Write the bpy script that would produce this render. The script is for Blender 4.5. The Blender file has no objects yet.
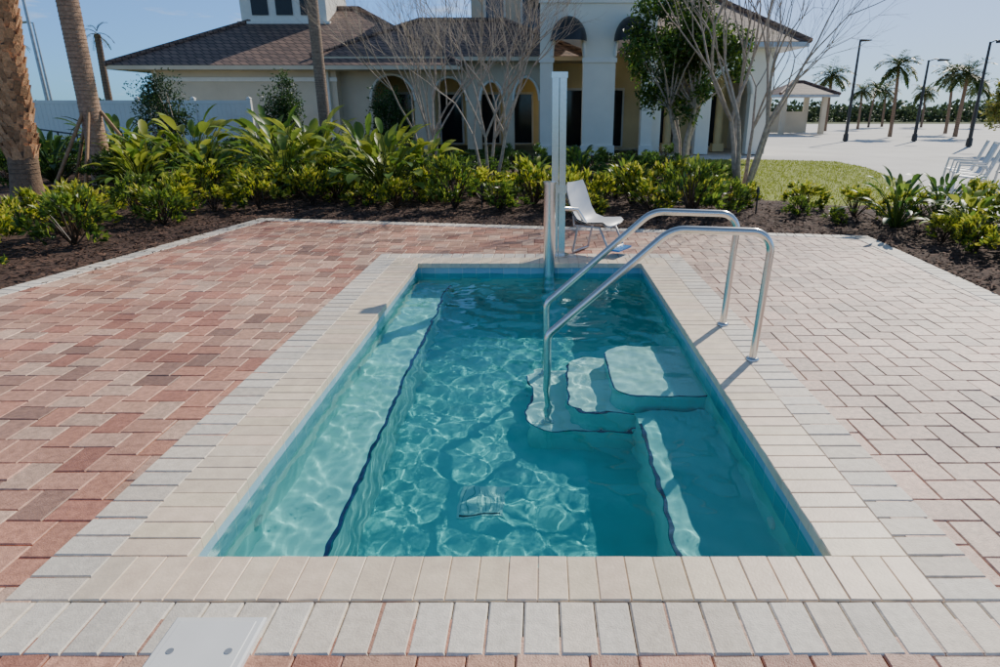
import bpy, math, random
from mathutils import Vector, Matrix, noise
random.seed(7)
R=random.random
U=random.uniform
sc=bpy.context.scene
F=640.0; P=math.atan(225/F); H=1.6

# ---------------------------------------------------------------- world / sun / camera
w=bpy.data.worlds.new('World'); sc.world=w; w.use_nodes=True
nt=w.node_tree; N=nt.nodes; LK=nt.links
el=math.radians(36); az=math.radians(37)
sky=N.new('ShaderNodeTexSky'); sky.sky_type='NISHITA'; sky.sun_disc=False
sky.sun_elevation=el; sky.sun_rotation=az; sky.air_density=1.0; sky.dust_density=0.1; sky.ozone_density=1.5
tc=N.new('ShaderNodeTexCoord'); mp=N.new('ShaderNodeMapping'); mp.inputs['Scale'].default_value=(1.3,1.3,7)
LK.new(tc.outputs['Generated'],mp.inputs['Vector'])
nz=N.new('ShaderNodeTexNoise'); nz.inputs['Scale'].default_value=3.0; nz.inputs['Detail'].default_value=9; nz.inputs['Roughness'].default_value=.62
LK.new(mp.outputs[0],nz.inputs['Vector'])
cr=N.new('ShaderNodeValToRGB'); cr.color_ramp.elements[0].position=.53; cr.color_ramp.elements[1].position=.74
LK.new(nz.outputs['Fac'],cr.inputs[0])
sxyz=N.new('ShaderNodeSeparateXYZ'); LK.new(tc.outputs['Generated'],sxyz.inputs[0])
def mrange(src,a,b_,c,d):
    n=N.new('ShaderNodeMapRange'); n.inputs[1].default_value=a; n.inputs[2].default_value=b_; n.inputs[3].default_value=c; n.inputs[4].default_value=d
    LK.new(src,n.inputs[0]); return n.outputs[0]
def wm(op,a,b_):
    n=N.new('ShaderNodeMath'); n.operation=op; LK.new(a,n.inputs[0])
    if isinstance(b_,float): n.inputs[1].default_value=b_
    else: LK.new(b_,n.inputs[1])
    n.use_clamp=True; return n.outputs[0]
low_=mrange(sxyz.outputs[2],0.0,.45,1,0)
tint=N.new('ShaderNodeMix'); tint.data_type='RGBA'; tint.blend_type='MULTIPLY'
LK.new(low_,tint.inputs[0])
LK.new(sky.outputs[0],tint.inputs[6]); tint.inputs[7].default_value=(.28,.72,1.55,1)
mx=N.new('ShaderNodeMix'); mx.data_type='RGBA'
cf=wm('MULTIPLY',cr.outputs[0],mrange(sxyz.outputs[2],.10,.45,1,.12))
dp=N.new('ShaderNodeVectorMath'); dp.operation='DOT_PRODUCT'; LK.new(tc.outputs['Generated'],dp.inputs[0]); dp.inputs[1].default_value=(math.sin(az),math.cos(az),0)
hz=wm('MULTIPLY',mrange(dp.outputs['Value'],.70,1.0,0,.6),low_)
fac=wm('MAXIMUM',cf,hz)
LK.new(fac,mx.inputs[0]); LK.new(tint.outputs[2],mx.inputs[6]); mx.inputs[7].default_value=(8.0,8.1,8.2,1)
bg=N['Background']; LK.new(mx.outputs[2],bg.inputs[0]); bg.inputs[1].default_value=0.125
Ld=bpy.data.lights.new('sun','SUN'); Ld.energy=5; Ld.angle=math.radians(.5); Ld.color=(1,.94,.83)
lo=bpy.data.objects.new('sun',Ld); sc.collection.objects.link(lo)
sd=Vector((math.sin(az)*math.cos(el),math.cos(az)*math.cos(el),math.sin(el)))
lo.rotation_euler=sd.to_track_quat('Z','Y').to_euler(); lo.location=(10,15,20)
Ld.cycles.is_caustics_light=True
cam=bpy.data.cameras.new('camera'); co=bpy.data.objects.new('camera',cam); sc.collection.objects.link(co)
co.location=(0,0,H); co.rotation_euler=(math.pi/2-P,0,0); cam.lens=F/1000*36; cam.shift_x=-.04; cam.clip_end=3000; sc.camera=co

# ---------------------------------------------------------------- materials
def newmat(n):
    m=bpy.data.materials.new(n); m.use_nodes=True
    return m,m.node_tree.nodes,m.node_tree.links,m.node_tree.nodes['Principled BSDF']
def mat(n,c,r=.6,metal=0,var=.15,scale=6,bump=.0,bscale=60,spec=.5):
    m,N,L,b=newmat(n)
    b.inputs['Roughness'].default_value=r; b.inputs['Metallic'].default_value=metal
    b.inputs['Specular IOR Level'].default_value=spec
    t=N.new('ShaderNodeTexCoord')
    z=N.new('ShaderNodeTexNoise'); z.inputs['Scale'].default_value=scale; z.inputs['Detail'].default_value=6
    L.new(t.outputs['Object'],z.inputs['Vector'])
    r_=N.new('ShaderNodeValToRGB'); e=r_.color_ramp.elements
    e[0].position=.3; e[1].position=.7
    e[0].color=(*[x*(1-var) for x in c],1); e[1].color=(*[min(1,x*(1+var)) for x in c],1)
    L.new(z.outputs['Fac'],r_.inputs[0]); L.new(r_.outputs[0],b.inputs['Base Color'])
    if bump:
        z2=N.new('ShaderNodeTexNoise'); z2.inputs['Scale'].default_value=bscale; z2.inputs['Detail'].default_value=5
        L.new(t.outputs['Object'],z2.inputs['Vector'])
        bp=N.new('ShaderNodeBump'); bp.inputs['Strength'].default_value=bump; bp.inputs['Distance'].default_value=.01
        L.new(z2.outputs['Fac'],bp.inputs['Height']); L.new(bp.outputs[0],b.inputs['Normal'])
    return m
def vmat(n,r=.6,var=.3,scale=25,bump=.4,bscale=120,trans=0,spec=.5,dist=.004,blot=0):
    m,N,L,b=newmat(n)
    b.inputs['Roughness'].default_value=r; b.inputs['Specular IOR Level'].default_value=spec
    a=N.new('ShaderNodeAttribute'); a.attribute_name='Col'
    t=N.new('ShaderNodeTexCoord')
    last=a.outputs['Color']
    if var:
        z=N.new('ShaderNodeTexNoise'); z.inputs['Scale'].default_value=scale; z.inputs['Detail'].default_value=7; z.inputs['Roughness'].default_value=.65
        L.new(t.outputs['Object'],z.inputs['Vector'])
        mr=N.new('ShaderNodeMapRange'); mr.inputs[1].default_value=.3; mr.inputs[2].default_value=.7; mr.inputs[3].default_value=1-var; mr.inputs[4].default_value=1+var
        L.new(z.outputs['Fac'],mr.inputs[0])
        x=N.new('ShaderNodeVectorMath'); x.operation='SCALE'
        L.new(last,x.inputs[0]); L.new(mr.outputs[0],x.inputs['Scale'])
        last=x.outputs[0]
    if blot:
        z3=N.new('ShaderNodeTexNoise'); z3.inputs['Scale'].default_value=1.1; z3.inputs['Detail'].default_value=4
        L.new(t.outputs['Object'],z3.inputs['Vector'])
        m3=N.new('ShaderNodeMapRange'); m3.inputs[1].default_value=.3; m3.inputs[2].default_value=.7; m3.inputs[3].default_value=1-blot; m3.inputs[4].default_value=1+blot
        L.new(z3.outputs['Fac'],m3.inputs[0])
        x2=N.new('ShaderNodeVectorMath'); x2.operation='SCALE'; L.new(last,x2.inputs[0]); L.new(m3.outputs[0],x2.inputs['Scale']); last=x2.outputs[0]
    L.new(last,b.inputs['Base Color'])
    if bump:
        z2=N.new('ShaderNodeTexNoise'); z2.inputs['Scale'].default_value=bscale; z2.inputs['Detail'].default_value=4
        L.new(t.outputs['Object'],z2.inputs['Vector'])
        bp=N.new('ShaderNodeBump'); bp.inputs['Strength'].default_value=bump; bp.inputs['Distance'].default_value=dist
        L.new(z2.outputs['Fac'],bp.inputs['Height']); L.new(bp.outputs[0],b.inputs['Normal'])
    if trans:
        tr=N.new('ShaderNodeBsdfTranslucent'); L.new(last,tr.inputs['Color'])
        ms=N.new('ShaderNodeMixShader'); ms.inputs[0].default_value=trans
        L.new(b.outputs[0],ms.inputs[1]); L.new(tr.outputs[0],ms.inputs[2]); L.new(ms.outputs[0],N['Material Output'].inputs[0])
    return m
M_paver=vmat('paver_concrete',r=.48,var=.32,scale=30,bump=.8,bscale=160,blot=.22)
M_soldier=vmat('border_paver',r=.6,var=.16,scale=30,bump=.5,bscale=160,blot=.10)
M_coping=vmat('travertine_coping',r=.5,var=.14,scale=12,bump=.3,bscale=90,blot=.10)
M_sand=mat('joint_sand',(.17,.12,.09),.9)
M_leaf=vmat('leaf',r=.4,var=0,bump=0,trans=.45)
M_bark=mat('grey_bark',(.42,.34,.26),.85,var=.3,scale=14,bump=.5)
M_palm=vmat('palm_bark',r=.9,var=.35,scale=18,bump=.8,bscale=50,dist=.02)
M_steel=mat('brushed_stainless_steel',(.72,.70,.66),.24,1,var=.05,scale=30)
M_white=mat('white_plastic',(.80,.79,.76),.4,var=.04)
M_grey=mat('grey_metal',(.45,.46,.47),.4,.6)
M_blue=mat('blue_plastic',(.03,.2,.5),.4)
M_black=mat('dark_metal',(.02,.02,.022),.45)
M_stucco=mat('beige_stucco',(.66,.57,.42),.9,var=.08,scale=1.2,bump=.3,bscale=40)
M_stuccow=mat('pale_stucco',(.84,.80,.68),.9,var=.05,scale=1.2,bump=.3,bscale=40)
M_yellow=mat('yellow_stucco',(.82,.66,.34),.9,var=.1,scale=1)
M_trim=mat('white_trim',(.82,.79,.70),.6,var=.04)
M_glass=mat('window_glass',(.02,.025,.03),.08,var=.3,scale=.7)
M_fence=mat('white_vinyl',(.82,.80,.73),.5,var=.04,scale=2)
M_wood=mat('wood_stake',(.40,.23,.12),.8,var=.25,scale=20)
M_conc=mat('concrete',(.66,.62,.56),.8,var=.12,scale=.5,bump=.3,bscale=30)
M_ground=mat('ground_grass',(.10,.12,.035),.95,var=.4,scale=.6,bump=.5,bscale=20)
M_lawn=mat('lawn_grass',(.27,.31,.035),.9,var=.3,scale=2.5,bump=.8,bscale=60)
M_mulch=mat('mulch_soil',(.07,.036,.023),.95,var=.6,scale=22,bump=1,bscale=45)
M_chip=vmat('mulch_chip',r=.9,var=0,bump=0)
M_navy=mat('navy_tile',(.012,.02,.10),.25,var=.3,scale=40)
M_plaster=mat('pool_plaster',(.19,.66,.65),.7,var=.10,scale=3)
M_pbench=mat('pool_bench_plaster',(.42,.72,.70),.7,var=.07,scale=4)
M_pstep=mat('pool_step_plaster',(.86,.88,.84),.7,var=.05,scale=5)
M_grate=mat('grate_plastic',(.50,.76,.74),.6,var=.05)
M_slot=mat('grate_slot',(.20,.42,.42),.6,var=.05)
M_tile,tN,tL,tb=newmat('waterline_tile')
t=tN.new('ShaderNodeTexCoord'); sx=tN.new('ShaderNodeSeparateXYZ'); ad=tN.new('ShaderNodeMath'); cb=tN.new('ShaderNodeCombineXYZ')
tL.new(t.outputs['Object'],sx.inputs[0]); tL.new(sx.outputs[0],ad.inputs[0]); tL.new(sx.outputs[1],ad.inputs[1]); tL.new(ad.outputs[0],cb.inputs[0]); tL.new(sx.outputs[2],cb.inputs[1])
br=tN.new('ShaderNodeTexBrick'); br.offset=0; br.inputs['Scale'].default_value=1; br.inputs['Brick Width'].default_value=.15; br.inputs['Row Height'].default_value=.15
br.inputs['Mortar Size'].default_value=.004; br.inputs['Color1'].default_value=(.30,.50,.62,1); br.inputs['Color2'].default_value=(.42,.62,.72,1); br.inputs['Mortar'].default_value=(.6,.68,.7,1)
tL.new(cb.outputs[0],br.inputs['Vector']); tL.new(br.outputs['Color'],tb.inputs['Base Color']); tb.inputs['Roughness'].default_value=.2
M_roof,tN,tL,tb=newmat('roof_tile')
t=tN.new('ShaderNodeTexCoord'); sx=tN.new('ShaderNodeSeparateXYZ'); ad=tN.new('ShaderNodeMath'); cb=tN.new('ShaderNodeCombineXYZ'); mu=tN.new('ShaderNodeMath'); mu.operation='MULTIPLY'; mu.inputs[1].default_value=2.3
tL.new(t.outputs['Object'],sx.inputs[0]); tL.new(sx.outputs[0],ad.inputs[0]); tL.new(sx.outputs[1],ad.inputs[1]); tL.new(ad.outputs[0],cb.inputs[0]); tL.new(sx.outputs[2],mu.inputs[0]); tL.new(mu.outputs[0],cb.inputs[1])
br=tN.new('ShaderNodeTexBrick'); br.inputs['Scale'].default_value=1; br.inputs['Brick Width'].default_value=.32; br.inputs['Row Height'].default_value=.36
br.inputs['Mortar Size'].default_value=.03; br.inputs['Color1'].default_value=(.29,.18,.13,1); br.inputs['Color2'].default_value=(.17,.11,.085,1); br.inputs['Mortar'].default_value=(.06,.04,.035,1)
tL.new(cb.outputs[0],br.inputs['Vector']); tL.new(br.outputs['Color'],tb.inputs['Base Color']); tb.inputs['Roughness'].default_value=.7
bp=tN.new('ShaderNodeBump'); bp.inputs['Distance'].default_value=.05; tL.new(br.outputs['Fac'],bp.inputs['Height']); bp.invert=True; tL.new(bp.outputs[0],tb.inputs['Normal'])

# ---------------------------------------------------------------- mesh builder
class MB:
    def __init__(s): s.v=[];s.f=[];s.c=[];s.m=[];s.sm=[]
    def add(s,vs,fs,col=(1,1,1),mi=0,smooth=False):
        o=len(s.v); s.v+= [tuple(x) for x in vs]; s.c+=[col]*len(vs)
        for f in fs: s.f.append(tuple(i+o for i in f)); s.m.append(mi); s.sm.append(smooth)
    def box(s,x0,x1,y0,y1,z0,z1,col=(1,1,1),mi=0,M=None):
        v=[Vector((x,y,z)) for x in(x0,x1) for y in(y0,y1) for z in(z0,z1)]
        if M: v=[M@a for a in v]
        s.add(v,[(0,1,3,2),(4,6,7,5),(0,4,5,1),(2,3,7,6),(0,2,6,4),(1,5,7,3)],col,mi)
    def tube(s,path,rad,n=8,col=(1,1,1),mi=0,cap=True):
        path=[Vector(p) for p in path]; k=len(path)
        if not hasattr(rad,'__len__'): rad=[rad]*k
        vs=[];fs=[]
        t0=(path[1]-path[0]).normalized()
        u=t0.orthogonal().normalized()
        for i,p in enumerate(path):
            if i==0: t=t0
            elif i==k-1: t=(path[i]-path[i-1]).normalized()
            else: t=((path[i]-path[i-1]).normalized()+(path[i+1]-path[i]).normalized()).normalized()
            u=(u-t*u.dot(t)).normalized(); w_=t.cross(u)
            for j in range(n):
                a=2*math.pi*j/n; vs.append(p+(u*math.cos(a)+w_*math.sin(a))*rad[i])
        for i in range(k-1):
            for j in range(n):
                a=i*n+j;b=i*n+(j+1)%n; fs.append((a,b,b+n,a+n))
        s.add(vs,fs,col,mi,True)
        if cap and n>3:
            s.add(vs[-n:],[tuple(range(n))],col,mi); s.add(vs[:n],[tuple(reversed(range(n)))],col,mi)
    def build(s,name,mats,parent=None,loc=None,recv=False):
        me=bpy.data.meshes.new(name); me.from_pydata(s.v,[],s.f)
        me.polygons.foreach_set('use_smooth',s.sm); me.polygons.foreach_set('material_index',s.m)
        if not isinstance(mats,(list,tuple)): mats=[mats]
        for m in mats: me.materials.append(m)
        ca=me.color_attributes.new('Col','FLOAT_COLOR','POINT')
        flat=[]
        for c in s.c: flat+= [c[0],c[1],c[2],1]
        ca.data.foreach_set('color',flat); me.update()
        return inst(name,me,parent,loc,recv)
def inst(name,me,parent=None,loc=None,recv=False,rz=0,sc_=None):
    o=bpy.data.objects.new(name,me); sc.collection.objects.link(o)
    if parent: o.parent=parent
    if loc: o.location=loc
    o.rotation_euler=(0,0,rz)
    if sc_: o.scale=sc_
    if recv: o.cycles.is_caustics_receiver=True
    return o
def empty(name,loc=(0,0,0)):
    o=bpy.data.objects.new(name,None); sc.collection.objects.link(o); o.location=loc; return o
def inpoly(x,y,poly):
    c=False;j=len(poly)-1
    for i in range(len(poly)):
        xi,yi=poly[i];xj,yj=poly[j]
        if (yi>y)!=(yj>y) and x<(xj-xi)*(y-yi)/(yj-yi)+xi: c=not c
        j=i
    return c
def edist(x,y,poly):
    m=1e9
    for i in range(len(poly)):
        ax,ay=poly[i];bx,by=poly[(i+1)%len(poly)]
        dx,dy=bx-ax,by-ay;t=max(0,min(1,((x-ax)*dx+(y-ay)*dy)/(dx*dx+dy*dy)))
        m=min(m,math.hypot(x-ax-t*dx,y-ay-t*dy))
    return m

# ---------------------------------------------------------------- pool
X0,X1,Y0,Y1=-1.35,1.12,2.0,6.85
ZW=-.11; ZF=-1.1
pool=empty('swimming_pool')
def pbox(n,x0,x1,y0,y1,z0,z1,m,recv=True):
    b=MB(); b.box(x0,x1,y0,y1,z0,z1); return b.build(n,m,pool,recv=recv)
pbox('floor',X0,X1,Y0,Y1,ZF-.1,ZF,M_plaster)
T=.2
for n,a in {'wall_left':(X0-T,X0,Y0-T,Y1+T),'wall_right':(X1,X1+T,Y0-T,Y1+T),'wall_front':(X0,X1,Y0-T,Y0),'wall_back':(X0,X1,Y1,Y1+T)}.items():
    pbox(n,*a,ZF-.1,-.30,M_pbench,recv=(n in('wall_left','wall_front')))
    pbox(n+'_tile',*a,-.30,-.045,M_tile,recv=(n=='wall_left'))
pbox('bench_left',X0,-.99,Y0,Y1,ZF,-.55,M_pbench)
pbox('bench_right',.64,X1,Y0,3.86,ZF,-.55,M_pbench)
pbox('trim_left',-1.008,-.987,Y0,Y1,-.571,-.547,M_navy)
pbox('trim_right',.637,.657,Y0,3.70,-.571,-.547,M_navy)
def step(name,xl,ztop,ya,yb,r=.18):
    b=MB()
    def off(d):
        o=[(X1,ya+d)]
        for k in range(9):
            a=math.radians(-90-90*k/8); o.append((xl+r+(r-d)*math.cos(a),ya+r+(r-d)*math.sin(a)))
        for k in range(9):
            a=math.radians(180-90*k/8); o.append((xl+r+(r-d)*math.cos(a),yb-r+(r-d)*math.sin(a)))
        o.append((X1,yb-d)); return o
    pts=off(0); n=len(pts)
    v=[(x,y,ztop) for x,y in pts]+[(x,y,ZF) for x,y in pts]
    b.add(v,[tuple(reversed(range(n)))],mi=0)
    b.add(v,[(i,i+1,i+1+n,i+n) for i in range(n-1)],mi=2)
    A=off(-.003)[:-8];B=off(.009)[:-8]; n=len(A)
    b.add([(x,y,ztop+.004) for x,y in A]+[(x,y,ztop+.004) for x,y in B]+[(x,y,ztop-.004) for x,y in A],[(i,i+n,i+n+1,i+1) for i in range(n-1)]+[(i,i+1,i+1+2*n,i+2*n) for i in range(n-1)],mi=1)
    b.build(name,[M_pstep,M_navy,M_plaster],pool,recv=True)
step('step_top',.50,-.36,3.90,4.82); step('step_middle',.20,-.61,3.885,4.835); step('step_bottom',-.09,-.86,3.87,4.85)
b=MB(); b.box(-.46,-.20,3.17,3.43,ZF,ZF+.008); b.box(-.44,-.22,3.185,3.20,ZF+.008,ZF+.010,mi=1)
for k in range(9): b.box(-.44+.026*k,-.437+.026*k,3.22,3.41,ZF+.008,ZF+.010,mi=2)
b.build('drain_grate',[M_grate,M_black,M_slot],pool,recv=True)
b=MB()
for (x,y,s) in [(X0+.001,2.6,1),(X0+.001,4.4,1),(X1-.001,2.6,-1),(X1-.001,5.6,-1)]:
    b.tube([(x,y,-.42),(x+s*.015,y,-.42)],[.04,.035],14)
b.build('return_jets',M_white,pool)
b=MB(); nx,ny=150,290; vs=[];fs=[]
for j in range(ny+1):
    for i in range(nx+1):
        x=X0+(X1-X0)*i/nx; y=Y0+(Y1-Y0)*j/ny
        z=ZW+.008*noise.noise(Vector((x*3.0,y*3.0,0)))+.0036*noise.noise(Vector((x*8+y*2,y*8,3)))+.0011*noise.noise(Vector((x*20,y*16,5)))+.0006*math.sin(22*x+13*y+3*noise.noise(Vector((x*2,y*2,9))))
        dd=math.hypot(x+.1,y-5.9); z+=.004*math.sin(dd*26)*math.exp(-dd*1.4)
        vs.append((x,y,z))
for j in range(ny):
    for i in range(nx):
        a=j*(nx+1)+i; fs.append((a,a+1,a+nx+2,a+nx+1))
b.add(vs,fs,smooth=True)
m=bpy.data.materials.new('pool_water'); m.use_nodes=True; n=m.node_tree.nodes
g=n.new('ShaderNodeBsdfGlass'); g.inputs['IOR'].default_value=1.33; g.inputs['Roughness'].default_value=0; g.inputs['Color'].default_value=(.66,.95,.955,1)
m.node_tree.links.new(g.outputs[0],n['Material Output'].inputs[0])
wo=b.build('water',m,pool); wo.cycles.is_caustics_caster=True

# ---------------------------------------------------------------- deck
deck=[(-4.31,9.94),(-5.05,5.78),(-6.6,-3),(4.0,-3),(4.16,5.57),(4.36,8.46)]
def brick(b,cx,cy,lx,ly,ang,col,zt=0,ch=.006,th=.05,gap=.002):
    ca,sa=math.cos(ang),math.sin(ang)
    tilt=U(-.0014,.0014)
    def P_(x,y,z): return (cx+x*ca-y*sa,cy+x*sa+y*ca,z)
    hx,hy=lx/2-gap,ly/2-gap; r=ch
    v=[P_(-hx,-hy,zt-th),P_(hx,-hy,zt-th),P_(hx,hy,zt-th),P_(-hx,hy,zt-th),
       P_(-hx,-hy,zt-ch),P_(hx,-hy,zt-ch),P_(hx,hy,zt-ch),P_(-hx,hy,zt-ch),
       P_(-hx+r,-hy+r,zt+tilt),P_(hx-r,-hy+r,zt-tilt),P_(hx-r,hy-r,zt-tilt),P_(-hx+r,hy-r,zt+tilt)]
    f=[(8,9,10,11)]
    for i in range(4):
        j=(i+1)%4; f+=[(i,j,j+4,i+4),(i+4,j+4,j+8,i+8)]
    b.add(v,f,col)
pal=[(.57,.26,.165),(.60,.33,.215),(.47,.20,.13),(.66,.42,.295),(.33,.18,.125),(.59,.30,.195),(.52,.28,.19),(.64,.38,.265),(.63,.32,.21)]
def pcol(x,y):
    c=list(random.choice(pal)); k=U(.82,1.14)
    f=max(0,min(1,(x-.5)/1.5))*.55  # paler right of the pool: sun sheen mixed into the paver colour
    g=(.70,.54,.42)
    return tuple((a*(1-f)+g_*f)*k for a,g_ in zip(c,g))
b=MB(); Wb,Lb=.152,.228
rim=(X0-.47,X1+.47,Y0-.43,Y1+.47)
for i in range(-60,61):
    for j in range(-30,31):
        ox=i*Wb+j*Lb; oy=i*Wb-j*Lb+2.0
        for (x,y,lx,ly) in ((ox+Lb/2,oy+Wb/2,Lb,Wb),(ox+Wb/2,oy+Wb+Lb/2,Wb,Lb)):
            if y<.3 or x<-7 or x>5 or y>10.2: continue
            if not inpoly(x,y,deck) or edist(x,y,deck)<.11: continue
            if rim[0]+.12<x<rim[1]-.12 and rim[2]+.12<y<rim[3]-.12: continue
            brick(b,x,y,lx,ly,U(-.008,.008),pcol(x,y),zt=U(-.0018,.0018),ch=.005,gap=.0018)
b.build('brick_paver_deck',M_paver)
b=MB()
zz=-.022
b.add([(x,y,zz) for x,y in [(-6.6,-3),(X0-.1,-3),(X0-.1,9.4),(-4.31,9.94),(-5.05,5.78)]],[(0,1,2,3,4)])
b.add([(x,y,zz) for x,y in [(X1+.1,-3),(4.0,-3),(4.16,5.57),(4.36,8.46),(X1+.1,8.9)]],[(0,1,2,3,4)])
b.add([(x,y,zz) for x,y in [(X0-.1,-3),(X1+.1,-3),(X1+.1,Y0-.1),(X0-.1,Y0-.1)]],[(0,1,2,3)])
b.add([(x,y,zz) for x,y in [(X0-.1,Y1+.1),(X1+.1,Y1+.1),(X1+.1,8.9),(X0-.1,9.4)]],[(0,1,2,3)])
b.build('deck_sand_bed',M_sand)
b=MB()
def scol():
    k=U(.88,1.1); h=R()
    base=(.75,.67,.56) if h<.7 else (.76,.65,.52)
    return tuple(c*k for c in base)
xa,xb,ya,yb=X0-.27,X1+.27,Y0-.23,Y1+.27
SW=.118
def row(b,x0,y0,x1,y1,depth,side,colf,wd=SW,zt=.004,**k):
    L_=math.hypot(x1-x0,y1-y0); n=max(1,round(L_/wd)); a=math.atan2(y1-y0,x1-x0)
    nxx,nyy=-math.sin(a)*side,math.cos(a)*side
    for i in range(n):
        t=(i+.5)/n
        brick(b,x0+(x1-x0)*t+nxx*depth/2,y0+(y1-y0)*t+nyy*depth/2,L_/n,depth,a+U(-.004,.004),colf(),zt=zt+U(-.001,.001),**k)
row(b,xa-.23,ya,xb+.23,ya,.23,-1,scol)
row(b,xa,ya,xa,yb,.23,1,scol); row(b,xb,ya,xb,yb,.23,-1,scol)
row(b,xa-.23,yb,xb+.23,yb,.23,1,scol)
for i in (0,1,3,4,5):
    p,q=deck[i],deck[(i+1)%6]
    row(b,*p,*q,.22,1,scol,zt=.006)
b.build('border_paver_course',M_soldier)
b=MB()
def ccol():
    k=U(.93,1.05); c=random.choice([(.84,.68,.48),(.86,.69,.50),(.87,.67,.49),(.82,.67,.50)])
    return tuple(x*k for x in c)
ov=.02; cc=dict(wd=.106,zt=.008,ch=.0035,gap=.0009)
row(b,xa,Y0,xb,Y0,.23,-1,ccol,**cc)
row(b,xa,Y1-ov,xb,Y1-ov,.27+ov,1,ccol,**cc)
row(b,X0+ov,Y0,X0+ov,Y1-ov,.27+ov,1,ccol,**cc)
row(b,X1-ov,Y0,X1-ov,Y1-ov,.27+ov,-1,ccol,**cc)
b.build('pool_coping',M_coping)
b=MB(); brick(b,-1.05,1.535,.30,.30,0,(1,1,1),zt=.020,ch=.006,th=.03)
brick(b,-1.05,1.535,.255,.255,0,(1,1,1),zt=.023,ch=.003,th=.01)
for dx in(-.09,.09): b.tube([(-1.05+dx,1.535,.0235),(-1.05+dx,1.535,.0245)],.012,12,mi=1)
b.build('skimmer_lid',[M_white,M_grey])

# ---------------------------------------------------------------- hand rails
def arc(p0,p1,p2,r,n=7):
    p0,p1,p2=Vector(p0),Vector(p1),Vector(p2)
    a=(p0-p1).normalized(); c=(p2-p1).normalized(); ang=a.angle(c)
    t=r/math.tan(ang/2); s=p1+a*t; e=p1+c*t
    bis=(a+c).normalized(); cen=p1+bis*(r/math.sin(ang/2))
    out=[]
    for i in range(n+1):
        k=i/n; v=((s-cen)*(1-k)+(e-cen)*k).normalized()*r; out.append(cen+v)
    return out
for y in (4.01,4.75):
    b=MB()
    A=(1.43,y,0);B=(1.47,y,.865);C=(.83,y,.885);D=(.05,y,.18);E=(.05,y,-.86)
    path=[A]+arc(A,B,C,.13)+arc(B,C,D,.22)+arc(C,D,E,.10)+[E]
    b.tube(path,.025,16)
    b.tube([(1.43,y,.006),(1.43,y,.018),(1.43,y,.024)],[.045,.045,.03],20)
    b.tube([(.05,y,-.858),(.05,y,-.84)],[.05,.045],20)
    b.build('handrail',M_steel)
# ---------------------------------------------------------------- pool lift
lift=empty('pool_lift')
b=MB()
b.tube([(.10,6.78,-.75),(.10,6.78,.86)],.062,20); b.tube([(.10,6.78,.86),(.10,6.78,.885)],[.07,.07],20)
for x in(.165,.245): b.box(x-.036,x+.036,7.17,7.26,0,1.93)
b.tube([(.20,7.215,.005),(.20,7.215,.03)],.13,20)
b.box(.12,.29,7.155,7.275,1.90,1.96); b.box(.12,.29,7.16,7.27,.72,.80); b.box(.06,.15,6.75,7.2,.78,.83)
b.tube([(.2,7.20,.55),(.42,7.32,.52),(.52,7.38,.36)],.025,10)
b.build('lift_mast',M_steel,lift)
seat=bpy.data.objects.new('lift_chair',None); sc.collection.objects.link(seat); seat.parent=lift
seat.location=(.62,7.45,0); seat.rotation_euler=(0,0,math.radians(-32))
b=MB()
prof=[(-.27,.80),(-.25,.72),(-.21,.60),(-.17,.47),(-.11,.38),(.0,.35),(.12,.36),(.22,.37),(.26,.34)]
n=len(prof)
vs=[];cols=7
for k in range(cols):
    s=k/(cols-1)*2-1
    for i,(x,z) in enumerate(prof):
        hw=.235*(.78 if i==0 else (.95 if i in(1,n-1) else 1))
        vs.append((x+.02*s*s,s*hw,z+.035*s*s*(1 if i>2 else .3)))
fs=[(k*n+i,k*n+i+1,(k+1)*n+i+1,(k+1)*n+i) for k in range(cols-1) for i in range(n-1)]
b.add(vs,fs,smooth=True); b.add([(x-.012,y,z-.022) for x,y,z in vs],[tuple(reversed(f)) for f in fs],smooth=True)
b.build('seat',M_white,seat)
b=MB()
for s in(-1,1):
    y=s*.19
    b.tube([(-.16,y,.44),(-.15,y,.33),(.18,y,.33),(.30,y,.09)],.014,8)
    b.tube([(-.10,y,.33),(-.16,y,.02)],.014,8)
b.tube([(-.16,-.19,.02),(-.16,.19,.02)],.014,8); b.tube([(.30,-.19,.09),(.30,.19,.09)],.014,8)
b.build('seat_frame',M_grey,seat)
b=MB(); b.box(.24,.42,-.17,.17,.075,.095); b.build('footrest',M_blue,seat)

# ---------------------------------------------------------------- ground sheets
b=MB(); 
hx0,hx1,hy0,hy1=-5,3.9,-2,8.2
for (x0,x1,y0,y1) in [(-1500,hx0,-1500,2500),(hx1,1500,-1500,2500),(hx0,hx1,-1500,hy0),(hx0,hx1,hy1,2500)]:
    b.add([(x0,y0,-.08),(x1,y0,-.08),(x1,y1,-.08),(x0,y1,-.08)],[(0,1,2,3)])
b.build('ground',M_ground)
b=MB()
b.add([(x,y,-.04) for x,y in [(4.4,-4),(70,-4),(70,75),(4.4,75)]],[(0,1,2,3)])
b.build('concrete_walkway',M_conc)
lawn=[(4.0,11.8),(4.9,10.9),(6.0,11.0),(6.9,12.0),(7.7,13.4),(8.5,15.2),(8.9,17.0),(9.4,19.0),(9.5,21.2),(7.4,22.0),(4.0,22.0)]
b=MB(); b.add([(x,y,.0) for x,y in lawn]+[(x,y,-.05) for x,y in lawn],[tuple(range(len(lawn)))]+[(i,(i+1)%len(lawn),(i+1)%len(lawn)+len(lawn),i+len(lawn)) for i in range(len(lawn))])
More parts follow.
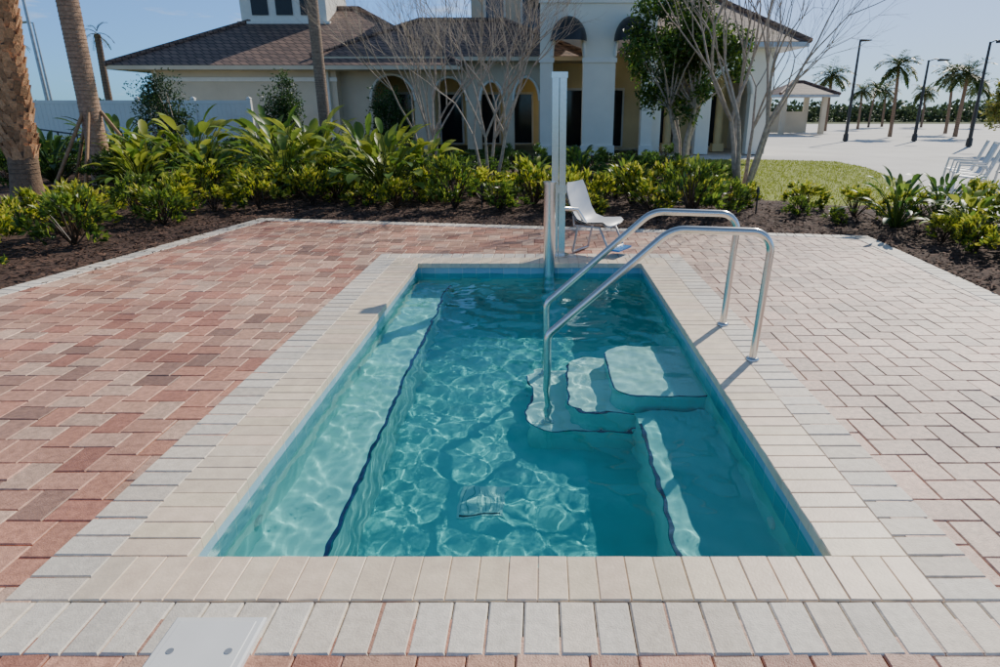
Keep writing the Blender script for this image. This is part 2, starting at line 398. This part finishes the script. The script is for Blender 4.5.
for _ in range(16000):
    x,y=U(4,9.5),U(10.9,22)
    if not inpoly(x,y,lawn): continue
    a=U(0,6.28);h=U(.025,.05);k=U(.7,1.3)
    b.add([(x-.01*math.cos(a),y-.01*math.sin(a),0),(x+.01*math.cos(a),y+.01*math.sin(a),0),(x+U(-.02,.02),y+U(-.02,.02),h)],[(0,1,2)],mi=1,col=(.28*k,.32*k,.035*k))
b.build('lawn',[M_lawn,M_leaf])
def is_bed(x,y):
    if inpoly(x,y,lawn): return False
    if x<4.4: return y<23.2
    return (x<7.0 and y<10.9) 
b=MB(); s=.15; idx={}; vs=[];fs=[]
def gv(i,j):
    if (i,j) in idx: return idx[(i,j)]
    x,y=i*s,j*s
    if inpoly(x,y,deck): z=-.035
    else:
        d=edist(x,y,deck); z=(-.004 if d<.1 else .0)+.02*noise.noise(Vector((x*2,y*2,0)))+.012*noise.noise(Vector((x*6,y*6,0)))+min(.05,d*.04)
    idx[(i,j)]=len(vs); vs.append((x,y,z)); return idx[(i,j)]
for i in range(int(-17/s),int(7.3/s)):
    for j in range(int(3/s),int(23.2/s)):
        x,y=(i+.5)*s,(j+.5)*s
        if not is_bed(x,y): continue
        if inpoly(x,y,deck) and edist(x,y,deck)>.2: continue
        fs.append((gv(i,j),gv(i+1,j),gv(i+1,j+1),gv(i,j+1)))
b.add(vs,fs,smooth=True); b.build('mulch_bed',M_mulch)
b=MB(); cnt=0
while cnt<16000:
    x=U(-9,7); y=U(4,14)
    if not is_bed(x,y) or inpoly(x,y,deck): continue
    d=edist(x,y,deck)
    if R()>math.exp(-d*.5): continue
    cnt+=1
    z=min(.05,d*.04)+U(.002,.03); a=U(0,6.28); l=U(.015,.045); wd=U(.005,.012); tz=U(-.012,.012)
    ca,sa=math.cos(a),math.sin(a); k=U(.4,2.0)
    b.add([(x-l*ca+wd*sa,y-l*sa-wd*ca,z-tz),(x+l*ca+wd*sa,y+l*sa-wd*ca,z+tz),(x+l*ca-wd*sa,y+l*sa+wd*ca,z+tz+.005),(x-l*ca-wd*sa,y-l*sa+wd*ca,z-tz+.005)],[(0,1,2,3)],col=(.10*k,.052*k,.033*k))
for _ in range(160):
    t=R(); 
    if R()<.5: x=-4.31+8.67*t; y=9.94-1.48*t-U(.0,.35)
    else: x=-4.31-.74*t+U(0,.35); y=9.94-4.16*t
    z=.009; a=U(0,6.28); l=U(.01,.03); wd=.005; ca,sa=math.cos(a),math.sin(a)
    b.add([(x-l*ca+wd*sa,y-l*sa-wd*ca,z),(x+l*ca+wd*sa,y+l*sa-wd*ca,z),(x+l*ca-wd*sa,y+l*sa+wd*ca,z+.005),(x-l*ca-wd*sa,y-l*sa+wd*ca,z+.005)],[(0,1,2,3)],col=(.09,.048,.03))
b.build('mulch_chips',M_chip)

# ---------------------------------------------------------------- vegetation generators
def leafquad(b,p,d,nrm,l,wd,col,fold=.25):
    d=d.normalized(); s_=d.cross(nrm)
    if s_.length<1e-3: s_=d.orthogonal()
    s_.normalize(); n_=s_.cross(d)
    b.add([p,p+d*l*.45+s_*wd/2+n_*wd*fold,p+d*l,p+d*l*.45-s_*wd/2+n_*wd*fold],[(0,1,2),(0,2,3)],col)
def rdir(up=0):
    v=Vector((random.gauss(0,1),random.gauss(0,1),random.gauss(0,1)+up)); return v.normalized()
def shade(c,k): return tuple(x*k for x in c)
def shrub_mesh(name,rx,rz,n,l,cols,ypow=.5):
    b=MB()
    for _ in range(14):
        d=rdir(1.2); d.z=abs(d.z); b.tube([(0,0,0),d*rx*.5+Vector((0,0,rz*.3)),Vector((d.x*rx*.9,d.y*rx*.9,rz*(.5+.5*d.z)))],[.012,.008,.004],4,col=(.12,.08,.05),cap=False)
    clumps=[(rdir(.5),U(.55,1.2)) for _ in range(20)]
    for _ in range(n):
        cd,cr_=random.choice(clumps)
        p=Vector((cd.x*rx*cr_*.8,cd.y*rx*cr_*.8,rz*.45+cd.z*rz*.5*cr_))+rdir()*rx*.25*R()
        if p.z<.02: p.z=U(.02,rz*.4)
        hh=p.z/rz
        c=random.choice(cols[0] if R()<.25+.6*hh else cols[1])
        leafquad(b,p,(Vector((p.x,p.y,rz*.4)).normalized()+rdir(.4)*.8),rdir(1.5),l*U(.7,1.3),l*U(.4,.55),shade(c,U(.7,1.25)))
    o=b.build(name,M_leaf); me=o.data; bpy.data.objects.remove(o); return me
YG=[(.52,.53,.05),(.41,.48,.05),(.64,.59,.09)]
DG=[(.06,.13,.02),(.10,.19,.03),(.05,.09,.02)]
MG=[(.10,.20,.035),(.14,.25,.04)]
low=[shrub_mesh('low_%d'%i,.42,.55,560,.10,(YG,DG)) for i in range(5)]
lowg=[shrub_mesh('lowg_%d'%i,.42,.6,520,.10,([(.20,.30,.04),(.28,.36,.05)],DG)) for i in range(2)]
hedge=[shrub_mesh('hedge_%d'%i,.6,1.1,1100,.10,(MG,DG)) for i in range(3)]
def big_leaf_mesh(name,n,hgt,ll,ww,cols):
    b=MB()
    for _ in range(n):
        a=U(0,6.28); e=U(.35,1.0); d=Vector((math.cos(a)*(1-e)*1.1,math.sin(a)*(1-e)*1.1,e)).normalized()
        L_=hgt*U(.45,1.0); p0=Vector((math.cos(a)*.08*R(),math.sin(a)*.08*R(),0)); p1=p0+d*L_*.6; p2=p1+(d+Vector((math.cos(a)*.35,math.sin(a)*.35,-.05))).normalized()*L_*.35
        c=shade(random.choice(cols),U(.7,1.25))
        b.tube([p0,p1,p2],[.014,.01,.007],4,col=shade(c,.7),cap=False)
        dd=(p2-p1).normalized(); L2=ll*U(.7,1.2); W2=ww*U(.7,1.2); side=dd.cross(Vector((0,0,1)))
        if side.length<.01: side=Vector((1,0,0))
        side=(side.normalized()+rdir()*.35).normalized(); vs=[];K=5; p=p2.copy()
        for k in range(K+1):
            t=k/K; wv=W2*math.sin(math.pi*min(1,(t*.93+.07)))**.7*.5
            up=side.cross(dd).normalized()
            vs+= [p+side*wv+up*wv*.3,p.copy(),p-side*wv+up*wv*.3]
            dd=(dd+Vector((0,0,-.18))).normalized(); p=p+dd*L2/K
        fs=[]
        for k in range(K):
            q=k*3; fs+=[(q,q+1,q+4,q+3),(q+1,q+2,q+5,q+4)]
        b.add(vs,fs,c,smooth=True)
    o=b.build(name,M_leaf); me=o.data; bpy.data.objects.remove(o); return me
bigl=[big_leaf_mesh('bigl_%d'%i,65,1.25,.42,.17,[(.28,.37,.05),(.40,.44,.06),(.15,.26,.04)]) for i in range(3)]
dark=[big_leaf_mesh('darkl_%d'%i,60,1.4,.5,.13,[(.07,.16,.03),(.11,.22,.04),(.22,.32,.05)]) for i in range(2)]
def frond(b,p,a,e,L_,nl,ll,wd,c,droop=.16):
    d=Vector((math.cos(a)*math.cos(e),math.sin(a)*math.cos(e),math.sin(e))); K=10; pts=[p.copy()]
    for k in range(K):
        d=(d+Vector((0,0,-droop))).normalized(); p=p+d*L_/K; pts.append(p.copy())
    b.tube(pts,[.02*(1-i/(K+1))+.003 for i in range(K+1)],3,col=shade(c,1.1),cap=False)
    for i in range(nl):
        t=.15+.85*i/nl; q=t*K; k=min(K-1,int(q)); pp=pts[k].lerp(pts[k+1],q-k); dd=(pts[k+1]-pts[k]).normalized()
        s_=dd.cross(Vector((0,0,1))); 
        if s_.length<.01: s_=Vector((1,0,0))
        s_.normalize(); l=ll*math.sin(math.pi*(.12+.83*t))**.6
        for sg in(-1,1):
            ld=(dd*.7+s_*sg+Vector((0,0,U(-.35,.15)))).normalized()
            leafquad(b,pp,ld,Vector((0,0,1)),l*U(.8,1.1),wd,shade(c,U(.7,1.2)),.1)
def palm_mesh(name,h,r,nf,fl,lean=.2,cols=[(.07,.14,.03),(.12,.2,.04),(.22,.24,.06)],nl=16,wk=.028):
    b=MB(); K=8
    pts=[Vector((lean*(i/K)**2,0,h*i/K)) for i in range(K+1)]
    b.tube(pts,[r*(1.15 if i==0 else 1-.25*i/K) for i in range(K+1)],12,col=(.26,.17,.11),mi=1)
    for k in range(int(h/.12)):
        z=k*.12; q=z/h*K; i=min(K-1,int(q)); c=pts[i].lerp(pts[i+1],q-i); rr=r*(1-.25*z/h)
        b.tube([c,c+Vector((0,0,.03))],[rr*1.04,rr*1.015],12,col=(.19,.12,.08),mi=1,cap=False)
    top=pts[-1]
    for i in range(nf):
        a=i*2.4+U(-.2,.2); e=U(-.5,1.3)
        frond(b,top+Vector((0,0,U(-.1,.15))),a,e,fl*U(.8,1.1),nl,fl*.32,fl*wk,random.choice(cols),droop=U(.1,.22))
    o=b.build(name,[M_leaf,M_palm]); me=o.data; bpy.data.objects.remove(o); return me

placed=[]
def free(x,y,r):
    for (a,c,q) in placed:
        if (a-x)**2+(c-y)**2<(q+r)**2*.5: return False
    placed.append((x,y,r)); return True
def put(name,me,x,y,s_=1,zs=1,z=.02):
    return inst(name,me,loc=(x,y,z),rz=U(0,6.28),sc_=(s_,s_,s_*zs))
for (x,y,k,s_) in [(-2.75,11.9,0,1.1),(-3.3,12.6,1,1.05),(-2.2,12.7,2,.85),(-4.6,13.6,0,1.15),(-4.9,12.6,2,.95),(-5.4,13.9,1,1.15),(-7.6,14.6,2,1.15),(-7.9,12.9,0,.8),(-8.4,14.2,0,.95),(-6.5,12.9,1,.75),(1.6,12.4,1,.55),(-.1,12.6,2,.55),(5.4,8.1,2,.5)]:
    put('bird_of_paradise_plant',bigl[k],x,y,s_); placed.append((x,y,.5*s_))
for (x,y,k,s_) in [(-6.0,14.9,0,1.1),(-9.6,15.2,1,1.0),(-3.9,15.0,0,.85),(-10.8,14.6,0,.9),(.8,13.8,1,.6),(4.95,8.9,0,.55),(5.7,9.2,1,.5),(5.6,7.1,0,.45),(6.2,8.3,1,.5)]:
    put('philodendron_plant',dark[k],x,y,s_); placed.append((x,y,.5*s_))
n_=0
for _ in range(6000):
    x=U(-13,6.6); y=U(6,14.2)
    if not is_bed(x,y) or inpoly(x,y,deck): continue
    d=edist(x,y,deck)
    if d<(.8 if x<4.5 else .6): continue
    if x<4.4 and d>3.1: continue
    if x>4.4 and (y<6 or y>9.9): continue
    if x>3.2 and y>10.9: continue
    if R()<.4*(noise.noise(Vector((x*.8,y*.8,4)))>0): continue
    if free(x,y,.45 if x<4.4 else .36):
        k=.78 if x>2.5 else 1
        g_=noise.noise(Vector((x*.5,y*.5,9)))+U(-.15,.15)>.15
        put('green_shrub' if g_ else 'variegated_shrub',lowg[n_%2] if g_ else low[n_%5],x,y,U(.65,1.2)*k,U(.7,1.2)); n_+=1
n_=0
for _ in range(3000):
    x=U(-15,4.0); y=U(13.2,20.5)
    if not is_bed(x,y): continue
    if free(x,y,.66):
        put('hedge_shrub',hedge[n_%3],x,y,U(.75,1.05)*(.66 if x>-5 else 1),U(.55,.95)); n_+=1

def bare(name,x,y,stems,L0,r0,lv,spread,seed):
    random.seed(seed); b=MB()
    def br(p,d,L_,r,k):
        pts=[p]; rr=[r]
        for i in range(3):
            d=(d+rdir()*.10+Vector((0,0,.05))).normalized(); p=p+d*L_/3; pts.append(p); rr.append(r*(1-.12*(i+1)))
        b.tube(pts,rr,7 if r>.02 else (5 if r>.008 else 3),cap=False)
        if k==0: return
        for c in range(3 if R()<.45 else 2):
            o=d.orthogonal().normalized(); o.rotate(Matrix.Rotation(U(0,6.28),3,d)); an=U(.2,.55)
            br(p,(d*math.cos(an)+o*math.sin(an)).normalized(),L_*U(.66,.9),r*.63*U(.8,1.05),k-1)
    for i in range(stems):
        a=i*6.28/stems+U(-.3,.3); br(Vector((.09*math.cos(a),.09*math.sin(a),-.05)),Vector((math.cos(a)*spread,math.sin(a)*spread,1)).normalized(),L0*U(.85,1.1),r0*U(.75,1.1),lv)
    b.build(name,M_bark,loc=(x,y,0))
bare('crape_myrtle_tree',-2.55,15.2,4,1.15,.045,6,.22,3)
bare('crape_myrtle_tree',-1.05,13.3,4,1.15,.042,6,.20,5)
bare('crape_myrtle_tree',4.15,13.4,6,1.45,.058,6,.28,9)
random.seed(77)
def leafy(name,x,y,trunk_h,cz,rx,rz,ncl,nleaf,l,cols,stems=3):
    b=MB()
    cl=[]
    for _ in range(ncl):
        d=rdir(); r=R()**.4; cl.append(Vector((d.x*rx*r,d.y*rx*r,cz+d.z*rz*r)))
    for i in range(stems):
        a=i*6.28/stems+.4; top=Vector((math.cos(a)*rx*.3,math.sin(a)*rx*.3,trunk_h))
        b.tube([(.1*math.cos(a),.1*math.sin(a),0),Vector((.18*math.cos(a),.18*math.sin(a),trunk_h*.5)),top],[.09,.07,.055],8,mi=1,cap=False)
        for c in cl[i::stems]:
            b.tube([top,(top+c)/2+rdir()*.1,c],[.035,.02,.008],4,mi=1,cap=False)
    for c in cl:
        k0=U(.5,1.4); cr_=U(.25,.5)
        for _ in range(nleaf):
            p=c+rdir()*cr_*R()**.5
            leafquad(b,p,rdir(-.1),rdir(1),l*U(.7,1.3),l*.45,shade(random.choice(cols),k0*U(.7,1.3)))
    return b.build(name,[M_leaf,M_bark],loc=(x,y,0))
leafy('ligustrum_tree',3.75,17.6,1.6,2.95,1.5,1.55,64,170,.14,[(.045,.11,.02),(.07,.15,.022),(.14,.22,.03)],4)
leafy('evergreen_bush_tree',-10.5,18.8,.6,1.5,.55,.95,26,150,.09,[(.03,.07,.02),(.05,.10,.03)],2)
leafy('evergreen_bush_tree',-7.0,18.5,.6,1.5,.45,.9,22,150,.09,[(.04,.09,.02),(.07,.14,.03)],2)
leafy('evergreen_bush_tree',-4.6,20.5,.6,1.4,.5,.8,22,150,.09,[(.04,.09,.02),(.07,.14,.03)],2)

def big_palm(name,x,y,h,r,lean,bootz,col1,col2,boots=True):
    b=MB(); K=12
    pts=[Vector((lean*(i/K),0,h*i/K)) for i in range(K+1)]
    b.tube(pts,[r*(1.25 if i==0 else 1) for i in range(K+1)],16,col=col1,mi=1)
    z=.1
    while z<h:
        q=z/h*K;i=min(K-1,int(q)); c=pts[i].lerp(pts[i+1],q-i)
        if z>bootz and boots:
            z+=.085; n=9; off=R()*.2+(int(z/.085)%2)*.35
            for j in range(n):
                a=off+j*6.28/n; o=Vector((math.cos(a),math.sin(a),0)); s_=Vector((-math.sin(a),math.cos(a),0)); rr=r*U(1.0,1.06)
                ww=r*.36; L_=U(.16,.24); k=U(.6,1.3); tip=U(.04,.09)
                p=c+o*rr*.93
                v=[p-s_*ww,p+s_*ww,p+s_*ww*.55+o*tip+Vector((0,0,L_)),p-s_*ww*.55+o*tip+Vector((0,0,L_)),p-s_*ww*.5+o*(tip-.04)+Vector((0,0,L_)),p+s_*ww*.5+o*(tip-.04)+Vector((0,0,L_))]
                b.add(v,[(0,1,2,3),(3,2,5,4),(1,5,2),(0,3,4)],col=shade(col2,k),mi=1)
        else:
            z+=U(.05,.1)
            b.tube([c,c+Vector((0,0,.02))],[r*1.035,r*1.0],16,col=shade(col1,U(.6,.85)),mi=1,cap=False)
    for i in range(26):
        frond(b,pts[-1]+Vector((0,0,U(-.1,.2))),i*2.4,U(-.3,1.35),2.4*U(.85,1.1),26,.6,.045,random.choice([(.07,.14,.03),(.12,.2,.04)]),droop=U(.12,.2))
    b.build(name,[M_leaf,M_palm],loc=(x,y,0))
big_palm('palm_tree',-9.0,11.4,6.2,.22,.7,.75,(.24,.15,.09),(.62,.33,.16))
big_palm('palm_tree',-9.45,14.2,7.0,.20,.1,5.9,(.50,.31,.20),(.35,.22,.12))
big_palm('palm_tree',-6.45,20.2,8.5,.16,.0,7.5,(.36,.25,.17),(.35,.22,.12))
b=MB()
for (dx,dy) in [(1.1,.2),(-1.0,.5),(.3,-1.1),(-.5,-.9)]:
    b.tube([(-9.45+dx,14.2+dy,0),(-9.4+dx*.15,14.2+dy*.15,1.55)],.035,6)
b.build('palm_brace_stakes',M_wood)
pk=dict(nl=14,wk=.06,cols=[(.05,.10,.025),(.09,.15,.03),(.16,.19,.05)])
pA=palm_mesh('pA',3.6,.13,40,1.6,**pk); pB=palm_mesh('pB',4.2,.12,40,1.5,lean=-.3,**pk)
for (x,y,s_,me) in [(21.2,50,1.05,pA),(20.9,40,.93,pB),(24.8,40,.95,pA),(29.3,60,.8,pB),(31.5,62,.85,pA),(34,60,.8,pA),(35.8,64,.75,pB),(27.2,45,.9,pB),(38.5,60,.9,pA),(26,55,.8,pA)]:
    inst('distant_palm_tree',me,loc=(x,y,0),rz=U(0,6.28),sc_=(s_,)*3)
pC=palm_mesh('pC',4.6,.17,10,.7,lean=.1,cols=[(.2,.15,.06),(.12,.14,.05)]); 
inst('newly_planted_palm_tree',pC,loc=(-19,30,0)); inst('newly_planted_palm_tree',pC,loc=(-25.5,34,0),rz=2)
b=MB()
for _ in range(9000):
    x=U(22,110); y=U(88,96); h=1.6+1.6*noise.noise(Vector((x*.18,1,0)))+1.0*noise.noise(Vector((x*.6,5,0)))
    p=Vector((x,y,U(0,max(.6,h+.6))))
    leafquad(b,p,rdir(),rdir(1),U(.5,.9),.4,shade((.06,.09,.04),U(.6,1.4)))
for _ in range(5000):
    x=U(-90,-22); y=U(80,86); h=2.0+1.6*noise.noise(Vector((x*.18,1,0)))
    leafquad(b,Vector((x,y,U(0,max(.6,h)))),rdir(),rdir(1),U(.5,.9),.4,shade((.06,.09,.04),U(.6,1.4)))
b.build('distant_treeline',M_leaf)
leafy('garden_bush_tree',17.4,24.5,.8,1.8,1.0,.9,24,120,.16,[(.30,.28,.06),(.16,.20,.04)],2)

# ---------------------------------------------------------------- street lamps, path lights, fence
def lamp(x,y,h,arm=.7):
    b=MB(); b.tube([(x,y,-.05),(x,y,h)],[.09,.05],10); b.tube([(x,y,0),(x,y,.35)],[.14,.12],10)
    b.tube([(x,y,h-.05),(x+arm*.5,y,h+.05),(x+arm,y,h+.02)],.03,6)
    b.add([(x+arm-.1,y-.13,h+.06),(x+arm+.45,y-.13,h+.03),(x+arm+.45,y+.13,h+.03),(x+arm-.1,y+.13,h+.06),(x+arm-.1,y-.1,h-.06),(x+arm+.4,y-.1,h-.02),(x+arm+.4,y+.1,h-.02),(x+arm-.1,y+.1,h-.06)],[(0,1,2,3),(7,6,5,4),(0,4,5,1),(1,5,6,2),(2,6,7,3),(3,7,4,0)])
    b.build('street_lamp',M_black if x>0 else M_grey)
lamp(16,35,4.8,.1); lamp(19.6,35,3.9,.6); lamp(19.3,30,4.3,.4); lamp(-21.7,30,8); lamp(-28.7,40,6.2,-.6)
for (x,y) in [(-6.3,8.3),(-4.7,11.0),(-.95,10.6),(3.35,10.0)]:
    b=MB(); b.tube([(x,y,0),(x,y,.40)],.012,6); b.tube([(x,y,.38),(x,y,.46)],[.03,.018],8); b.build('path_light',M_black)
b=MB(); x=-16.6
while x<-8.6:
    b.box(x-.065,x+.065,21.94,22.06,0,1.9); b.add([(x-.08,21.92,1.9),(x+.08,21.92,1.9),(x+.08,22.08,1.9),(x-.08,22.08,1.9),(x,22,1.97)],[(0,1,4),(1,2,4),(2,3,4),(3,0,4)])
    if x+1.8<-8.4:
        b.box(x+.065,x+1.735,21.975,22.025,.05,1.78); b.box(x+.065,x+1.735,21.96,22.04,1.74,1.85)
        for k in range(11): b.box(x+.12+k*.15,x+.135+k*.15,21.968,21.975,.1,1.74)
    x+=1.8
b.build('vinyl_fence',M_fence)
b=MB()
for z in (.55,.95): b.tube([(-13.5,17.5,z+.2),(-10.6,16.0,z)],.02,6)
for k in range(5):
    t=k/4; x=-13.5+2.9*t; y=17.5-1.5*t; b.tube([(x,y,0),(x,y,1.15-.2*t)],.02,6)
b.build('metal_railing',M_black)

# ---------------------------------------------------------------- clubhouse
ch=empty('clubhouse_building')
def arch_wall(b,x0,x1,y,z1,ops,th=.35,mi=0):
    x=x0
    for (a,c,zs,zt) in ops:
        b.box(x,a,y,y+th,0,z1,mi=mi); x=c
        n=14
        for k in range(n):
            u0=-1+2*k/n;u1=-1+2*(k+1)/n
            xa_=(a+c)/2+(c-a)/2*u0; xb_=(a+c)/2+(c-a)/2*u1
            za=zs+(zt-zs)*math.sqrt(max(0,1-u0*u0)); zb=zs+(zt-zs)*math.sqrt(max(0,1-u1*u1))
            b.add([(xa_,y,za),(xb_,y,zb),(xb_,y,z1),(xa_,y,z1),(xa_,y+th,za),(xb_,y+th,zb),(xb_,y+th,z1),(xa_,y+th,z1)],[(0,1,2,3),(5,4,7,6),(0,4,5,1)],mi=mi)
        pts=[Vector(((a+c)/2+(c-a)/2*1.06*math.cos(t),y-.03,zs+(zt-zs)*1.05*math.sin(t))) for t in [math.pi*k/14 for k in range(15)]]
        b.tube(pts,.06,5,mi=1,cap=False)
    b.box(x,x1,y,y+th,0,z1,mi=mi)
def hip(b,x0,x1,y0,y1,z,h,inset=None,mi=2):
    dy=(y1-y0)/2; i_=dy if inset is None else inset; ym=(y0+y1)/2
    b.add([(x0,y0,z),(x1,y0,z),(x1,y1,z),(x0,y1,z),(x0+i_,ym,z+h),(x1-i_,ym,z+h)],[(0,1,5,4),(1,2,5),(2,3,4,5),(3,0,4)],mi=mi)
    b.box(x0+.02,x1-.02,y0+.02,y1-.02,z-.16,z-.01,mi=3)
    b.tube([(x0+i_,ym,z+h+.03),(x1-i_,ym,z+h+.03)],.11,6,mi=2)
    for (p,q) in (((x0,y0),x0+i_),((x1,y0),x1-i_)): b.tube([(p[0],p[1],z+.03),(q,ym,z+h+.03)],.10,6,mi=2)
ms=[M_stucco,M_trim,M_roof,M_stucco]
b=MB()
b.box(-15.2,-8.0,27,38,0,3.05); b.box(-15.25,-7.95,26.93,27,2.6,2.75,mi=1)
b.tube([(-15.0,26.9,0),(-15.0,26.9,3.0)],.05,6,mi=1); b.tube([(-8.3,26.9,0),(-8.3,26.9,3.0)],.05,6,mi=1)
hip(b,-16.4,-3.0,26.1,38.5,3.15,2.7,5.2)
b.build('left_wing',ms,ch)
b=MB(); b.box(-12.9,-9.2,30.6,33.8,4.4,7.6,mi=1); b.box(-13.05,-9.05,30.45,33.95,5.0,5.15,mi=1)
for k in range(3): b.box(-12.4+k*1.05,-11.7+k*1.05,30.55,30.6,5.4,6.9,mi=3)
hip(b,-13.4,-8.7,30.1,34.3,7.8,1.3,2)
b.build('cupola',[M_trim,M_trim,M_roof,M_black],ch)
b=MB(); arch_wall(b,-8.0,.2,27.6,3.35,[(-6.8,-5.1,1.9,2.85),(-4.3,-3.0,1.9,2.75),(-2.4,-1.5,1.9,2.6),(-1.05,-.05,1.9,2.75)])
b.box(-8.0,.2,36,36.3,0,5.5)
hip(b,-8.8,2.0,26.7,35,3.5,1.7,3.5)
b.build('central_arcade',ms,ch)
b=MB(); b.box(-8.0,.2,31,31.3,0,3.3)
for x in(-6.9,-4.6,-2.9,-1.4): b.box(x,x+1.1,30.94,31,.05,2.3,mi=1); b.box(x+.08,x+1.02,30.91,30.94,.1,2.2,mi=2)
b.build('arcade_back_wall',[M_yellow,M_trim,M_glass],ch)
b=MB(); b.box(-3.2,4.2,33,39,3.5,8.6); 
for x in(-2.6,-.9,.6): b.box(x,x+1.0,32.93,33,4.9,6.5,mi=1); b.box(x+.1,x+.9,32.9,32.93,5.0,6.4,mi=4)
hip(b,-4,5,32.3,39.7,8.7,2)
b.build('upper_storey',ms+[M_glass],ch)
msw=[M_stuccow,M_trim,M_roof,M_grey]
b=MB(); arch_wall(b,0.0,4.0,24,7.2,[(.45,1.5,3.3,4.3),(2.62,3.6,3.3,4.3)],th=.5)
b.box(0,.4,24.5,29,0,7.2); b.box(3.6,4.0,24.5,29,3.8,7.2); b.box(-.05,4.05,23.93,24,4.95,5.15,mi=1)
for (x0,x1) in((0,.45),(1.5,2.62),(3.6,4.0)): b.box(x0-.05,x1+.05,23.93,24,0,.35,mi=1); b.box(x0-.04,x1+.04,23.94,24,3.1,3.25,mi=1)
hip(b,-.8,4.8,23.2,29.8,7.4,1.8)
b.build('portico_tower',msw,ch)
def awning(b,xa_,xb_,y,z0,z1,out,n=12):
    cx=(xa_+xb_)/2; r=(xb_-xa_)/2; vs=[];fs=[]
    K=5
    for j in range(K+1):
        ph=math.pi/2*j/K
        for i in range(n+1):
            t=math.pi*i/n; vs.append((cx-r*math.cos(t)*(1),y-out*math.sin(ph)*math.sin(t),z0+(z1-z0)*math.sin(t)*math.cos(ph)))
    for j in range(K):
        for i in range(n):
            a=j*(n+1)+i; fs.append((a,a+1,a+n+2,a+n+1))
    b.add(vs,fs,smooth=True)
b=MB(); awning(b,.35,1.6,23.9,3.75,4.55,.8); awning(b,2.52,3.7,23.9,3.75,4.55,.8); b.build('awnings',M_black,ch)
b=MB(); b.box(.4,8.2,28.4,28.7,0,3.7)
for x in(.9,2.4,4.6,6.4): b.box(x,x+1.1,28.34,28.4,.05,2.4,mi=1); b.box(x+.08,x+1.02,28.31,28.34,.1,2.3,mi=2)
b.build('portico_back_wall',[M_yellow,M_trim,M_glass],ch)
b=MB(); arch_wall(b,4.0,8.3,24.6,3.6,[(4.4,5.7,2.1,2.9),(6.2,7.6,2.1,2.9)],th=.4); b.box(7.95,8.3,25,33,0,3.6)
hip(b,3.2,9.2,23.8,34,3.75,2.2,2.5)
b.build('right_wing',msw,ch)
b=MB()
for x in(2.05,5.0,7.0): 
    b.tube([(x,26.4,0),(x,26.4,2.9)],.16,12); b.box(x-.22,x+.22,26.18,26.62,0,.3); b.box(x-.22,x+.22,26.18,26.62,2.75,2.95)
b.build('columns',M_yellow,ch)

pv=empty('pool_pavilion')
b=MB()
for x in(15.8,18.4):
    for y in(44,47): b.box(x-.15,x+.15,y-.15,y+.15,0,2.3)
b.box(15.9,18.3,46.6,46.8,0,1.4); b.build('posts',M_stucco,pv)
b=MB(); hip(b,15.2,19,43.2,47.8,2.45,.8,1.5,mi=0); b.build('roof',[M_roof,M_roof,M_roof,M_grey],pv)
def patio_chair(x,y,a):
    p=empty('patio_chair',(x,y,-.04)); p.rotation_euler=(0,0,a)
    b=MB()
    for s_ in(-1,1):
        q=s_*.27
        b.tube([(.28,q,0),(.25,q,.40),(.22,q,.62),(-.2,q,.62),(-.25,q,.5)],.018,8)
        b.tube([(-.32,q,0),(-.22,q,.38),(-.30,q,.62),(-.42,q,1.0)],.018,8)
        b.tube([(.26,q,.42),(-.22,q,.38)],.018,8)
    b.tube([(-.42,-.27,1.0),(-.42,.27,1.0)],.018,8); b.tube([(.26,-.27,.42),(.26,.27,.42)],.018,8)
    b.build('frame',M_white,p)
    b=MB(); pr=[(.26,.425),(.1,.40),(-.1,.385),(-.2,.40),(-.27,.55),(-.34,.75),(-.41,.98)]
    b.add([(x_,y_,z_) for y_ in(-.255,.255) for (x_,z_) in pr],[(i,i+1,i+8,i+7) for i in range(6)],smooth=True)
    b.build('sling',M_grey,p)
for (x,y,a) in [(8.35,12.7,2.6),(8.75,13.5,2.7),(9.1,14.3,2.6),(9.2,12.6,2.5),(9.7,13.5,2.5)]: patio_chair(x,y,a)
